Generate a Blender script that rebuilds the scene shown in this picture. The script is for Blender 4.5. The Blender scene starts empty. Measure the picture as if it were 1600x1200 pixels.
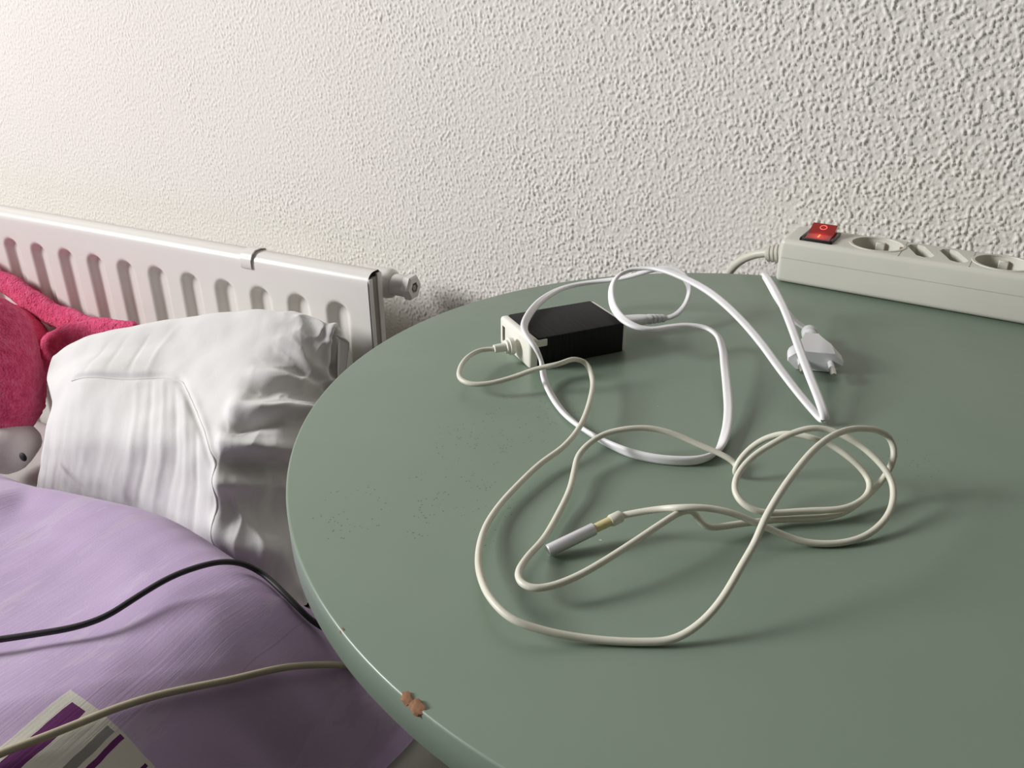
import bpy, bmesh, math, random
import numpy as np
from mathutils import Vector, Matrix, noise

random.seed(7)
S = bpy.context.scene
COL = S.collection
R = math.radians

# ------------------------------------------------------------------ camera, world, lights, exposure
cam = bpy.data.objects.new('camera', bpy.data.cameras.new('camera'))
COL.objects.link(cam)
cam.data.sensor_fit = 'HORIZONTAL'
cam.data.sensor_width = 36.0
cam.data.lens = 29.25
cam.data.clip_start = 0.01
cam.location = (0.0460, -0.4387, 0.9810)
cam.rotation_euler = (R(90 - 26.18), 0, R(26.56))
S.camera = cam

S.view_settings.view_transform = 'Standard'
S.view_settings.look = 'None'
S.view_settings.gamma = 1.0
S.view_settings.exposure = 0.0
S.view_settings.use_curve_mapping = False
try:
    S.cycles.use_denoising = True
    S.cycles.max_bounces = 8
    S.cycles.diffuse_bounces = 5
except Exception:
    pass

world = bpy.data.worlds.new('overcast_sky')
S.world = world
world.use_nodes = True
wn = world.node_tree.nodes
wn['Background'].inputs[0].default_value = (0.80, 0.90, 1.0, 1)
wn['Background'].inputs[1].default_value = 1.0

def area(name, loc, rot, sx, sy, power, color):
    l = bpy.data.lights.new(name, 'AREA')
    l.shape = 'RECTANGLE'; l.size = sx; l.size_y = sy
    l.energy = power; l.color = color
    o = bpy.data.objects.new(name, l); COL.objects.link(o)
    o.location = loc; o.rotation_euler = rot
    return o

# daylight entering through the window of the left wall (light stands in the opening)
WIN = dict(y0=-1.82, y1=-0.82, z0=1.5, z1=2.45, x=-2.6)
area('window_daylight', (WIN['x'] + 0.02, (WIN['y0'] + WIN['y1']) / 2, (WIN['z0'] + WIN['z1']) / 2),
     (0, R(-90), 0), WIN['z1'] - WIN['z0'] - 0.1, WIN['y1'] - WIN['y0'] - 0.1, 136.0, (1.0, 1.0, 1.0))

# ------------------------------------------------------------------ materials
def mat(name, color, rough=0.5, spec=0.5, metal=0.0, coat=0.0, sheen=0.0):
    m = bpy.data.materials.new(name); m.use_nodes = True
    b = m.node_tree.nodes['Principled BSDF']
    b.inputs['Base Color'].default_value = (*color, 1)
    b.inputs['Roughness'].default_value = rough
    b.inputs['Specular IOR Level'].default_value = spec
    b.inputs['Metallic'].default_value = metal
    b.inputs['Coat Weight'].default_value = coat
    b.inputs['Sheen Weight'].default_value = sheen
    return m

class NT:
    """small helper for writing node graphs"""
    def __init__(s, m): s.t = m.node_tree; s.b = s.t.nodes['Principled BSDF']
    def n(s, kind, **kw):
        x = s.t.nodes.new(kind)
        for k, v in kw.items():
            if k.startswith('i_'): x.inputs[k[2:].replace('_', ' ')].default_value = v
            else: setattr(x, k, v)
        return x
    def l(s, a, b): s.t.links.new(a, b)
    def coord(s, which='Object'): return s.n('ShaderNodeTexCoord').outputs[which]
    def mapping(s, vec, scale=(1, 1, 1), rot=(0, 0, 0), loc=(0, 0, 0)):
        m = s.n('ShaderNodeMapping'); s.l(vec, m.inputs['Vector'])
        m.inputs['Scale'].default_value = scale; m.inputs['Rotation'].default_value = rot; m.inputs['Location'].default_value = loc
        return m.outputs[0]
    def noise(s, vec, scale, detail=3, rough=0.5, out='Fac'):
        x = s.n('ShaderNodeTexNoise'); s.l(vec, x.inputs['Vector'])
        x.inputs['Scale'].default_value = scale; x.inputs['Detail'].default_value = detail; x.inputs['Roughness'].default_value = rough
        return x.outputs[out]
    def ramp(s, fac, stops):
        x = s.n('ShaderNodeValToRGB'); s.l(fac, x.inputs[0])
        e = x.color_ramp.elements
        while len(e) < len(stops): e.new(0.5)
        for i, (p, c) in enumerate(stops):
            e[i].position = p; e[i].color = (*c, 1) if len(c) == 3 else c
        return x.outputs[0]
    def math(s, op, a, b=None, clamp=False):
        x = s.n('ShaderNodeMath', operation=op); x.use_clamp = clamp
        for i, v in enumerate((a, b)):
            if v is None: continue
            if isinstance(v, (int, float)): x.inputs[i].default_value = v
            else: s.l(v, x.inputs[i])
        return x.outputs[0]
    def mix(s, fac, a, b):
        x = s.n('ShaderNodeMix', data_type='RGBA')
        if isinstance(fac, (int, float)): x.inputs['Factor'].default_value = fac
        else: s.l(fac, x.inputs['Factor'])
        for key, v in (('A', a), ('B', b)):
            i = [q for q in x.inputs if q.name == key and q.type == 'RGBA'][0]
            if isinstance(v, tuple): i.default_value = (*v, 1)
            else: s.l(v, i)
        return [q for q in x.outputs if q.type == 'RGBA'][0]
    def bump(s, h, strength=0.3, dist=0.001):
        x = s.n('ShaderNodeBump'); s.l(h, x.inputs['Height'])
        x.inputs['Strength'].default_value = strength; x.inputs['Distance'].default_value = dist
        s.l(x.outputs[0], s.b.inputs['Normal'])
    def color(s, c): s.l(c, s.b.inputs['Base Color'])
    def rough(s, r): s.l(r, s.b.inputs['Roughness'])

def grained(name, c1, c2, scale, rough, bump=0.15, bscale=None, dist=0.0006, **kw):
    m = mat(name, c1, rough, **kw); t = NT(m); v = t.coord()
    f = t.noise(v, scale, 4)
    t.color(t.ramp(f, [(0.3, c1), (0.7, c2)]))
    t.bump(t.noise(v, bscale or scale * 6, 3), bump, dist)
    return m

M = {}
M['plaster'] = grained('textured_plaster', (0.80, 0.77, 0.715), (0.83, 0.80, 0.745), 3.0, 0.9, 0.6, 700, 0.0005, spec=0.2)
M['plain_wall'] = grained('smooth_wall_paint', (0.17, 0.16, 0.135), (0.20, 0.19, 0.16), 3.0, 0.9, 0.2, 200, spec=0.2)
M['dim_wall'] = grained('dark_low_bounce_wall', (0.075, 0.072, 0.068), (0.09, 0.086, 0.08), 3.0, 0.9, 0.2, 200, spec=0.2)  # unseen front wall and ceiling, darkened to cut bounce light
M['floor'] = grained('dark_floor', (0.035, 0.025, 0.022), (0.06, 0.045, 0.04), 6.0, 0.6)
M['radiator'] = grained('radiator_enamel', (0.73, 0.705, 0.665), (0.75, 0.725, 0.685), 5.0, 0.28, 0.05, 60, spec=0.5)
M['radiator_dark'] = grained('shadowed_seam', (0.28, 0.26, 0.23), (0.33, 0.31, 0.28), 20.0, 0.5)
M['strip'] = grained('aged_white_plastic', (0.585, 0.57, 0.505), (0.635, 0.62, 0.555), 14.0, 0.42, 0.06, 300)
M['strip_dark'] = grained('socket_hole', (0.02, 0.02, 0.02), (0.03, 0.03, 0.03), 20, 0.7)
M['brass'] = grained('brass_contact', (0.30, 0.17, 0.07), (0.42, 0.25, 0.10), 60, 0.4, metal=0.7)
M['steel'] = grained('nickel_pin', (0.55, 0.53, 0.5), (0.62, 0.6, 0.57), 60, 0.25, metal=1.0)
M['cream'] = grained('cream_plastic', (0.74, 0.72, 0.64), (0.78, 0.76, 0.69), 30, 0.4, 0.05, 300)
M['tape'] = mat('black_tape', (0.012, 0.012, 0.012), 0.6, spec=0.25)
t = NT(M['tape']); v = t.coord()
w = t.noise(t.mapping(v, (600, 40, 60)), 1.0, 4)
t.color(t.ramp(w, [(0.35, (0.005, 0.005, 0.005)), (0.75, (0.014, 0.014, 0.0135))]))
t.bump(w, 0.25, 0.0004)
M['mains_white'] = grained('white_cable_sheath', (0.80, 0.79, 0.80), (0.84, 0.83, 0.84), 40, 0.4, 0.05, 400)
M['plug_white'] = grained('white_plug_plastic', (0.72, 0.72, 0.73), (0.76, 0.76, 0.77), 40, 0.35, 0.04, 300)
M['dc_cream'] = grained('yellowed_cable_sheath', (0.62, 0.605, 0.50), (0.68, 0.665, 0.57), 45, 0.45, 0.1, 500)
M['alu'] = grained('brushed_aluminium', (0.60, 0.59, 0.60), (0.66, 0.65, 0.66), 50, 0.42, 0.05, 400, metal=0.55)
M['yellow'] = grained('yellowed_plastic', (0.58, 0.50, 0.22), (0.66, 0.60, 0.36), 120, 0.4)
M['black_cable'] = grained('black_rubber', (0.012, 0.011, 0.013), (0.02, 0.019, 0.021), 40, 0.5)
M['beige_cable'] = grained('beige_rubber', (0.40, 0.355, 0.25), (0.46, 0.41, 0.30), 40, 0.5, 0.1, 400)
M['cord'] = grained('grey_beige_cord', (0.55, 0.53, 0.45), (0.6, 0.58, 0.5), 40, 0.45)
M['switch_black'] = grained('black_switch_frame', (0.01, 0.01, 0.01), (0.016, 0.016, 0.016), 40, 0.35)
M['mattress'] = grained('white_sheet', (0.55, 0.52, 0.50), (0.62, 0.6, 0.57), 8, 0.85, 0.3, 300)
M['wood'] = grained('dark_bed_wood', (0.03, 0.022, 0.02), (0.05, 0.035, 0.03), 12, 0.5)
M['black_felt'] = grained('black_eye', (0.008, 0.008, 0.008), (0.014, 0.014, 0.014), 40, 0.7)

M['rocker'] = mat('red_lit_rocker', (0.22, 0.006, 0.005), 0.2)
t = NT(M['rocker']); v = t.coord()
# neon lamp glowing behind the pressed half of the translucent rocker
g = t.n('ShaderNodeTexGradient', gradient_type='SPHERICAL'); t.l(t.mapping(v, (105, 105, 105), loc=(0, 0.58, 0)), g.inputs[0])
t.l(t.ramp(g.outputs['Fac'], [(0.0, (0.10, 0.002, 0.002)), (0.55, (0.75, 0.01, 0.008)), (1.0, (1.0, 0.05, 0.02))]), t.b.inputs['Emission Color'])
t.b.inputs['Emission Strength'].default_value = 0.55
M['rocker_mark'] = mat('glowing_mark', (0.8, 0.12, 0.1), 0.4)
M['rocker_mark'].node_tree.nodes['Principled BSDF'].inputs['Emission Color'].default_value = (1.0, 0.13, 0.10, 1)
M['rocker_mark'].node_tree.nodes['Principled BSDF'].inputs['Emission Strength'].default_value = 0.9
M['rocker_lamp'] = mat('neon_glow', (0.9, 0.3, 0.1), 0.4)
M['rocker_lamp'].node_tree.nodes['Principled BSDF'].inputs['Emission Color'].default_value = (1.0, 0.22, 0.05, 1)
M['rocker_lamp'].node_tree.nodes['Principled BSDF'].inputs['Emission Strength'].default_value = 1.6

# green painted table: faint brushing, dark pinholes, pale flecks, brown chips on the rim
M['table'] = mat('sage_green_paint', (0.22, 0.30, 0.24), 0.38)
t = NT(M['table']); v = t.coord()
big = t.noise(v, 5.0, 4)
base = t.ramp(big, [(0.3, (0.168, 0.230, 0.172)), (0.7, (0.196, 0.253, 0.194))])
vo = t.n('ShaderNodeTexVoronoi', feature='F1'); t.l(t.mapping(v, (1, 1, 1)), vo.inputs['Vector']); vo.inputs['Scale'].default_value = 420
pit = t.math('LESS_THAN', vo.outputs['Distance'], 0.17)
reg = None
for (sx_, sy_, sr_) in [(-0.1348, -0.1533, 0.0450), (-0.1413, -0.0876, 0.0400), (-0.1351, -0.0424, 0.0350), (0.0620, -0.0049, 0.0280), (-0.1677, -0.1757, 0.0300)]:
    dd_ = t.n('ShaderNodeVectorMath', operation='DISTANCE'); t.l(t.mapping(v, (1, 1, 0)), dd_.inputs[0]); dd_.inputs[1].default_value = (sx_, sy_, 0)
    near = t.math('LESS_THAN', t.math('ADD', dd_.outputs['Value'], t.math('MULTIPLY', t.noise(v, 28, 3), sr_ * 1.1)), sr_ * 1.35)
    reg = near if reg is None else t.math('MAXIMUM', reg, near)
pick = t.math('GREATER_THAN', t.noise(v, 90.0, 2), 0.52)
pit = t.math('MULTIPLY', t.math('MULTIPLY', pit, reg), pick)
base = t.mix(t.math('MULTIPLY', pit, 0.75), base, (0.04, 0.05, 0.05))
vo2 = t.n('ShaderNodeTexVoronoi', feature='F1'); t.l(t.mapping(v, (1, 1.6, 1), loc=(3, 1, 0)), vo2.inputs['Vector']); vo2.inputs['Scale'].default_value = 60
fl = t.math('MULTIPLY', t.math('LESS_THAN', vo2.outputs['Distance'], 0.05), t.math('GREATER_THAN', t.noise(v, 35.0, 1), 0.66))
base = t.mix(t.math('MULTIPLY', fl, 0.7), base, (0.6, 0.62, 0.56))
t.color(base)
t.rough(t.math('ADD', t.math('MULTIPLY', t.noise(v, 30, 4), 0.18), 0.27))
t.bump(t.noise(t.mapping(v, (1, 3, 1)), 120, 4), 0.10, 0.0004)
M['chip'] = grained('bare_fibreboard', (0.17, 0.080, 0.038), (0.27, 0.14, 0.07), 350, 0.9, 0.5, 900)

# fabrics
def fabric(name, c1, c2, scale=7, weave=900, rough=0.85, sheen=0.2, bump=0.25):
    m = mat(name, c1, rough, spec=0.15, sheen=sheen); t = NT(m); v = t.coord()
    t.color(t.ramp(t.noise(v, scale, 4), [(0.3, c1), (0.7, c2)]))
    wv = t.noise(t.mapping(v, (1, 1, 1)), weave, 2)
    fine = t.noise(v, 60, 4)
    t.bump(t.math('ADD', t.math('MULTIPLY', wv, 0.25), fine), bump, 0.002)
    return m
M['pillow'] = fabric('white_cotton', (0.66, 0.645, 0.63), (0.70, 0.688, 0.675))
M['pillow_seam'] = fabric('white_stitching', (0.66, 0.64, 0.62), (0.70, 0.68, 0.66), 30)
M['muzzle'] = fabric('white_plush', (0.60, 0.56, 0.53), (0.68, 0.64, 0.61), 20, 600, 0.95, 0.4, 0.8)
M['pink'] = mat('hot_pink_plush', (0.88, 0.10, 0.235), 0.95, spec=0.1, sheen=0.5)
t = NT(M['pink']); v = t.coord()
f1 = t.noise(v, 95, 5, 0.65)
t.color(t.ramp(f1, [(0.30, (0.72, 0.05, 0.16)), (0.52, (0.90, 0.10, 0.24)), (0.75, (0.95, 0.20, 0.36))]))
t.bump(t.math('ADD', f1, t.math('MULTIPLY', t.noise(v, 420, 3), 0.9)), 1.0, 0.006)
M['pink'].node_tree.nodes['Principled BSDF'].inputs['Sheen Tint'].default_value = (1.0, 0.4, 0.55, 1)

# duvet cover: lilac slub cotton with a printed cream block of purple and grey bars (UV in metres)
M['duvet'] = mat('lilac_cotton', (0.48, 0.36, 0.55), 0.85, spec=0.12, sheen=0.15)
t = NT(M['duvet']); uv = t.coord('UV'); v = t.coord()
sl = t.noise(t.mapping(uv, (7, 520, 1)), 1.0, 3, 0.6)
cl = t.noise(v, 9, 4)
lil = t.mix(cl, (0.455, 0.335, 0.535), (0.515, 0.405, 0.575))
streak = t.noise(t.mapping(uv, (2.2, 210, 1)), 1.0, 1)
lil = t.mix(t.math('MULTIPLY', t.math('GREATER_THAN', streak, 0.755), 0.35), lil, (0.30, 0.22, 0.36))
pale = t.math('GREATER_THAN', t.noise(t.mapping(uv, (6, 30, 1), loc=(4, 9, 0)), 1.0, 5, 0.7), 0.56)
lil = t.mix(t.math('MULTIPLY', pale, 0.22), lil, (0.62, 0.56, 0.62))
sep = t.n('ShaderNodeSeparateXYZ'); t.l(uv, sep.inputs[0])
wob = t.math('MULTIPLY', t.math('SUBTRACT', t.noise(uv, 60, 2), 0.5), 0.002)
ux = t.math('ADD', sep.outputs[0], wob); uy = t.math('ADD', sep.outputs[1], wob)
def rect(x0, x1, y0, y1):
    a = t.math('MULTIPLY', t.math('GREATER_THAN', ux, x0), t.math('LESS_THAN', ux, x1))
    b = t.math('MULTIPLY', t.math('GREATER_THAN', uy, y0), t.math('LESS_THAN', uy, y1))
    return t.math('MULTIPLY', a, b)
c = t.mix(rect(-0.50, 0.0, -0.0638, 0.0), lil, (0.66, 0.63, 0.56))
c = t.mix(rect(-0.42, -0.0055, -0.0184, -0.0077), c, (0.135, 0.028, 0.130))
c = t.mix(rect(-0.42, -0.0032, -0.0382, -0.0327), c, (0.25, 0.24, 0.23))
c = t.mix(rect(-0.42, -0.0018, -0.0440, -0.0409), c, (0.135, 0.028, 0.130))
c = t.mix(rect(-0.42, -0.0025, -0.0610, -0.0589), c, (0.09, 0.02, 0.09))
t.color(c)
t.bump(t.math('ADD', sl, t.math('MULTIPLY', t.noise(v, 700, 2), 0.3)), 0.22, 0.0012)

# ------------------------------------------------------------------ object helpers
def link(name, me, m, parent=None, loc=None, rot=None):
    o = bpy.data.objects.new(name, me); COL.objects.link(o)
    if m is not None: me.materials.append(m)
    if parent is not None: o.parent = parent
    if loc is not None: o.location = loc
    if rot is not None: o.rotation_euler = rot
    return o

def obj(name, bm, m, parent=None, smooth=True, loc=None, rot=None, angle=40):
    bmesh.ops.recalc_face_normals(bm, faces=bm.faces)
    me = bpy.data.meshes.new(name); bm.to_mesh(me); bm.free()
    if smooth:
        for p in me.polygons: p.use_smooth = True
        try: me.set_sharp_from_angle(angle=R(angle))
        except Exception: pass
    return link(name, me, m, parent, loc, rot)

def thing(name, label, cat, loc=(0, 0, 0), rotz=0.0, group=None):
    o = bpy.data.objects.new(name, None); COL.objects.link(o)
    o.location = loc; o.rotation_euler = (0, 0, rotz); o.empty_display_size = 0.02
    o['label'] = label; o['category'] = cat
    if group: o['group'] = group
    return o

def tag(o, label, cat):
    o['label'] = label; o['category'] = cat
    return o

def struct(o):
    o['kind'] = 'structure'
    return o

def add_box(bm, x0, x1, y0, y1, z0, z1, bev=0.0, seg=3):
    r = bmesh.ops.create_cube(bm, size=1.0)
    vs = r['verts']
    for v_ in vs:
        v_.co = Vector(((x0 + x1) / 2 + v_.co.x * (x1 - x0), (y0 + y1) / 2 + v_.co.y * (y1 - y0), (z0 + z1) / 2 + v_.co.z * (z1 - z0)))
    if bev:
        es = list({e for v_ in vs for e in v_.link_edges})
        bmesh.ops.bevel(bm, geom=es, offset=bev, segments=seg, affect='EDGES', profile=0.5)
    return bm

def box(x0, x1, y0, y1, z0, z1, bev=0.0, seg=3):
    return add_box(bmesh.new(), x0, x1, y0, y1, z0, z1, bev, seg)

def add_lathe(bm, profile, n=32, mtx=None):
    """profile: (radius, z) pairs; closed at both ends when the radius is 0"""
    rings = []
    for r_, z_ in profile:
        if r_ < 1e-7:
            rings.append([bm.verts.new((0, 0, z_))])
        else:
            rings.append([bm.verts.new((r_ * math.cos(2 * math.pi * k / n), r_ * math.sin(2 * math.pi * k / n), z_)) for k in range(n)])
    allv = [q for r_ in rings for q in r_]
    for a, b in zip(rings, rings[1:]):
        if len(a) == 1 and len(b) == 1: continue
        for k in range(n):
            k2 = (k + 1) % n
            if len(a) == 1: bm.faces.new((a[0], b[k2], b[k]))
            elif len(b) == 1: bm.faces.new((a[k], a[k2], b[0]))
            else: bm.faces.new((a[k], a[k2], b[k2], b[k]))
    if mtx is not None:
        for q in allv: q.co = mtx @ q.co
    return bm

def lathe(profile, n=32, mtx=None): return add_lathe(bmesh.new(), profile, n, mtx)

def axis_matrix(p, d, up=(0, 0, 1)):
    """matrix taking local +z to direction d with origin p"""
    z = Vector(d).normalized(); u = Vector(up)
    x = u.cross(z)
    if x.length < 1e-4: x = Vector((1, 0, 0))
    x.normalize(); y = z.cross(x)
    return Matrix(((x.x, y.x, z.x, p[0]), (x.y, y.y, z.y, p[1]), (x.z, y.z, z.z, p[2]), (0, 0, 0, 1)))

def spline(pts, step=0.0015):
    """centripetal Catmull-Rom through rows of pts (any number of columns, first three are xyz), resampled evenly"""
    P = np.array(pts, float)
    P = np.vstack([2 * P[0] - P[1], P, 2 * P[-1] - P[-2]])
    out = []
    for i in range(1, len(P) - 2):
        p0, p1, p2, p3 = P[i - 1], P[i], P[i + 1], P[i + 2]
        d = lambda a, b: max(np.linalg.norm(a[:3] - b[:3]), 1e-6) ** 0.5
        t0 = 0; t1 = t0 + d(p0, p1); t2 = t1 + d(p1, p2); t3 = t2 + d(p2, p3)
        n = max(2, int(np.linalg.norm((p2 - p1)[:3]) / step) + 1)
        for tt in np.linspace(t1, t2, n, endpoint=False):
            a1 = (t1 - tt) / (t1 - t0) * p0 + (tt - t0) / (t1 - t0) * p1
            a2 = (t2 - tt) / (t2 - t1) * p1 + (tt - t1) / (t2 - t1) * p2
            a3 = (t3 - tt) / (t3 - t2) * p2 + (tt - t2) / (t3 - t2) * p3
            b1 = (t2 - tt) / (t2 - t0) * a1 + (tt - t0) / (t2 - t0) * a2
            b2 = (t3 - tt) / (t3 - t1) * a2 + (tt - t1) / (t3 - t1) * a3
            out.append((t2 - tt) / (t2 - t1) * b1 + (tt - t1) / (t2 - t1) * b2)
    out.append(P[-2])
    out = np.array(out)
    # light smoothing of the joints between hand-placed points
    for _ in range(6):
        out[1:-1] = 0.5 * out[1:-1] + 0.25 * (out[:-2] + out[2:])
    return out

def add_tube(bm, pts, rad, n=12, step=0.0015, cap=True):
    C_ = spline(pts, step); P = C_[:, :3]
    T = np.gradient(P, axis=0); T /= np.linalg.norm(T, axis=1)[:, None] + 1e-12
    ref = np.array([0, 0, 1.0]) if abs(T[0][2]) < 0.9 else np.array([1.0, 0, 0])
    nrm = np.cross(T[0], ref); nrm /= np.linalg.norm(nrm)
    prev = None
    for i in range(len(P)):
        nrm = nrm - T[i] * (nrm @ T[i]); nrm /= np.linalg.norm(nrm) + 1e-12
        b = np.cross(T[i], nrm)
        r_ = rad(i / (len(P) - 1)) if callable(rad) else rad
        ring = [bm.verts.new(P[i] + r_ * (math.cos(2 * math.pi * k / n) * nrm + math.sin(2 * math.pi * k / n) * b)) for k in range(n)]
        if prev:
            for k in range(n): bm.faces.new((prev[k], prev[(k + 1) % n], ring[(k + 1) % n], ring[k]))
        elif cap: bm.faces.new(ring[::-1])
        prev = ring
    if cap: bm.faces.new(prev)
    return bm

def tube(pts, rad, n=12, step=0.0015): return add_tube(bmesh.new(), pts, rad, n, step)

def flat_cord(pts, w, h, step=0.0015, n=20):
    """two-core flat cord: figure-8 section; 4th column of pts = roll of the wide axis out of the horizontal, degrees"""
    bm = bmesh.new()
    C_ = spline(pts, step); P = C_[:, :3]; roll = np.radians(C_[:, 3])
    T = np.gradient(P, axis=0); T /= np.linalg.norm(T, axis=1)[:, None] + 1e-12
    prev = None; side = None
    for i in range(len(P)):
        s_ = np.cross(T[i], (0, 0, 1.0))
        if np.linalg.norm(s_) < 0.15 and side is not None: s_ = side
        s_ = s_ / np.linalg.norm(s_)
        if side is not None and s_ @ side < 0: s_ = -s_
        if side is not None:
            s_ = 0.25 * s_ + 0.75 * side
        s_ -= T[i] * (s_ @ T[i]); s_ /= np.linalg.norm(s_); side = s_
        u_ = np.cross(s_, T[i])
        if u_[2] < 0: u_ = -u_
        a = math.cos(roll[i]) * s_ + math.sin(roll[i]) * u_
        b = -math.sin(roll[i]) * s_ + math.cos(roll[i]) * u_
        ring = []
        for k in range(n):
            q = 2 * math.pi * k / n
            pinch = 1 - 0.16 * math.exp(-(math.cos(q) / 0.28) ** 2)
            ring.append(bm.verts.new(P[i] + a * (w / 2 * math.cos(q)) + b * (h / 2 * pinch * (abs(math.sin(q)) ** 0.8) * math.copysign(1, math.sin(q)))))
        if prev:
            for k in range(n): bm.faces.new((prev[k], prev[(k + 1) % n], ring[(k + 1) % n], ring[k]))
        else: bm.faces.new(ring[::-1])
        prev = ring
    bm.faces.new(prev)
    return bm

def cut(o, cutters):
    """apply boolean differences and drop the cutter meshes"""
    for c_ in cutters:
        md = o.modifiers.new('cut', 'BOOLEAN'); md.operation = 'DIFFERENCE'; md.solver = 'EXACT'; md.object = c_
    dg = bpy.context.evaluated_depsgraph_get(); dg.update()
    me = bpy.data.meshes.new_from_object(o.evaluated_get(dg))
    o.modifiers.clear(); old = o.data; o.data = me; bpy.data.meshes.remove(old)
    for c_ in cutters: bpy.data.objects.remove(c_, do_unlink=True)
    for p in me.polygons: p.use_smooth = True
    try: me.set_sharp_from_angle(angle=R(35))
    except Exception: pass

def grid_mesh(name, X, m, parent=None, closed_u=False, closed_v=False, uv=None, caps=None):
    """X: (nu, nv, 3) array -> quad mesh; caps = (first point, last point) closes the u ends of a ring grid"""
    nu, nv = X.shape[:2]
    verts = X.reshape(-1, 3)
    iu = np.arange(nu if closed_u else nu - 1); iv = np.arange(nv if closed_v else nv - 1)
    A, B = np.meshgrid(iu, iv, indexing='ij')
    a = (A * nv + B); b = (((A + 1) % nu) * nv + B); c_ = (((A + 1) % nu) * nv + (B + 1) % nv); d = (A * nv + (B + 1) % nv)
    q = np.stack([a, b, c_, d], -1).reshape(-1, 4)
    me = bpy.data.meshes.new(name)
    nq = len(q); extra = []
    if caps is not None:
        i0 = len(verts); verts = np.vstack([verts, caps[0][None], caps[1][None]])
        for k in range(nv):
            k2 = (k + 1) % nv
            extra.append((i0, k, k2)); extra.append((i0 + 1, (nu - 1) * nv + k2, (nu - 1) * nv + k))
    me.vertices.add(len(verts)); me.vertices.foreach_set('co', verts.astype(np.float32).ravel())
    loops = np.concatenate([q.ravel(), np.array(extra, int).ravel()]) if extra else q.ravel()
    starts = np.concatenate([np.arange(nq) * 4, nq * 4 + np.arange(len(extra)) * 3]) if extra else np.arange(nq) * 4
    me.loops.add(len(loops)); me.loops.foreach_set('vertex_index', loops.astype(np.int32))
    me.polygons.add(len(starts)); me.polygons.foreach_set('loop_start', starts.astype(np.int32))
    me.polygons.foreach_set('use_smooth', np.ones(len(starts), bool))
    me.update(calc_edges=True); me.validate()
    if uv is not None:
        l = me.uv_layers.new(name='UVMap')
        l.data.foreach_set('uv', uv.reshape(-1, 2)[loops].astype(np.float32).ravel())
    return link(name, me, m, parent)

def vnoise(P, scale, seed=0.0):
    out = np.empty(len(P)); off = Vector((seed * 13.7, seed * 7.1, seed * 3.3))
    for i, p in enumerate(P): out[i] = noise.noise(Vector(p) * scale + off)
    return out

# ------------------------------------------------------------------ room shell
YW = 0.3215           # face of the textured back wall
ROOM = dict(x0=-2.6, x1=1.65, y0=-2.6, z1=2.7)

def rough_wall():
    rng = np.random.RandomState(5)
    st = 0.0011
    fx = np.arange(-1.26, 0.42, st); fz = np.arange(0.50, 1.13, st)
    nx, nz = len(fx), len(fz)
    def band(lx, lz, seed, tilt=0.0, p=2.0):
        r_ = np.random.RandomState(seed).randn(nx, nz)
        kx = np.fft.fftfreq(nx, st)[:, None]; kz = np.fft.fftfreq(nz, st)[None]
        k = np.sqrt(((kx + tilt * kz) * lx) ** 2 + (kz * lz) ** 2)
        f = np.fft.ifft2(np.fft.fft2(r_) * (k ** p) * np.exp(-(k ** 2))).real
        return f / f.std()
    pimples = 0.75 * band(0.0046, 0.0060, 1, 0.1, 2.0) + 0.45 * band(0.0030, 0.0034, 8, 0, 2.0)
    strings = np.abs(band(0.0076, 0.0125, 3, 0.28, 1.3))
    strings = 1.1 - strings * 1.6
    right = np.clip((fx[:, None] + 0.75) / 0.7 + 0.18 * band(0.14, 0.14, 4, 0, 0.5), 0, 1)
    h = pimples * (1.0 - 0.35 * right) + strings * 0.75 * right - 0.25
    h = np.clip((h + 0.35) / 1.6, 0, 1)
    h = h * h * (3 - 2 * h) + 0.05 * band(0.0034, 0.0036, 6, 0, 1.5)
    patch = 0.40 + 0.60 * right
    fade = np.minimum(1, np.minimum(np.arange(nx), np.arange(nx)[::-1]) / 20)[:, None] * np.minimum(1, np.minimum(np.arange(nz), np.arange(nz)[::-1]) / 20)[None]
    h = h * 0.00158 * patch * fade
    gx = np.concatenate([[ROOM['x0'] - 0.1, -1.5], fx, [0.6, 1.2, ROOM['x1'] + 0.1]])
    gz = np.concatenate([[-0.05, 0.2, 0.4], fz, [1.3, 1.8, ROOM['z1'] + 0.05]])
    H_ = np.zeros((len(gx), len(gz))); H_[2:2 + nx, 3:3 + nz] = h
    GX, GZ = np.meshgrid(gx, gz, indexing='ij')
    X = np.stack([GX, YW - H_, GZ], -1)
    return grid_mesh('wall_back', X[:, ::-1], M['plaster'])
struct(rough_wall())
def slab(name, x0, x1, y0, y1, z0, z1, m): return struct(obj(name, box(x0, x1, y0, y1, z0, z1), m, smooth=False))
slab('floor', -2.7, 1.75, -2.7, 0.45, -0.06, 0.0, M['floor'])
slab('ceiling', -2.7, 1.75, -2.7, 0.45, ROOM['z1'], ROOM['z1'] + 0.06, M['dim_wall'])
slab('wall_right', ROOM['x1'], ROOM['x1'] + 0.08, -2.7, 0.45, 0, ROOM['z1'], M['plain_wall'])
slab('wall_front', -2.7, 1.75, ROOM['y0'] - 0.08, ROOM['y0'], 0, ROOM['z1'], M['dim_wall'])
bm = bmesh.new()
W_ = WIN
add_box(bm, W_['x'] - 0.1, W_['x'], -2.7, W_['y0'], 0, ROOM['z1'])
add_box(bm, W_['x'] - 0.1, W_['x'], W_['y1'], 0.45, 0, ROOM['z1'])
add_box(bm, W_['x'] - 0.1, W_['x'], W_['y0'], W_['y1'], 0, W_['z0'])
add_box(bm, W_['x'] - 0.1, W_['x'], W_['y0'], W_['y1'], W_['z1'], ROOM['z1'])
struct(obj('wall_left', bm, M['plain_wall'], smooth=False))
bm = bmesh.new()
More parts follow.
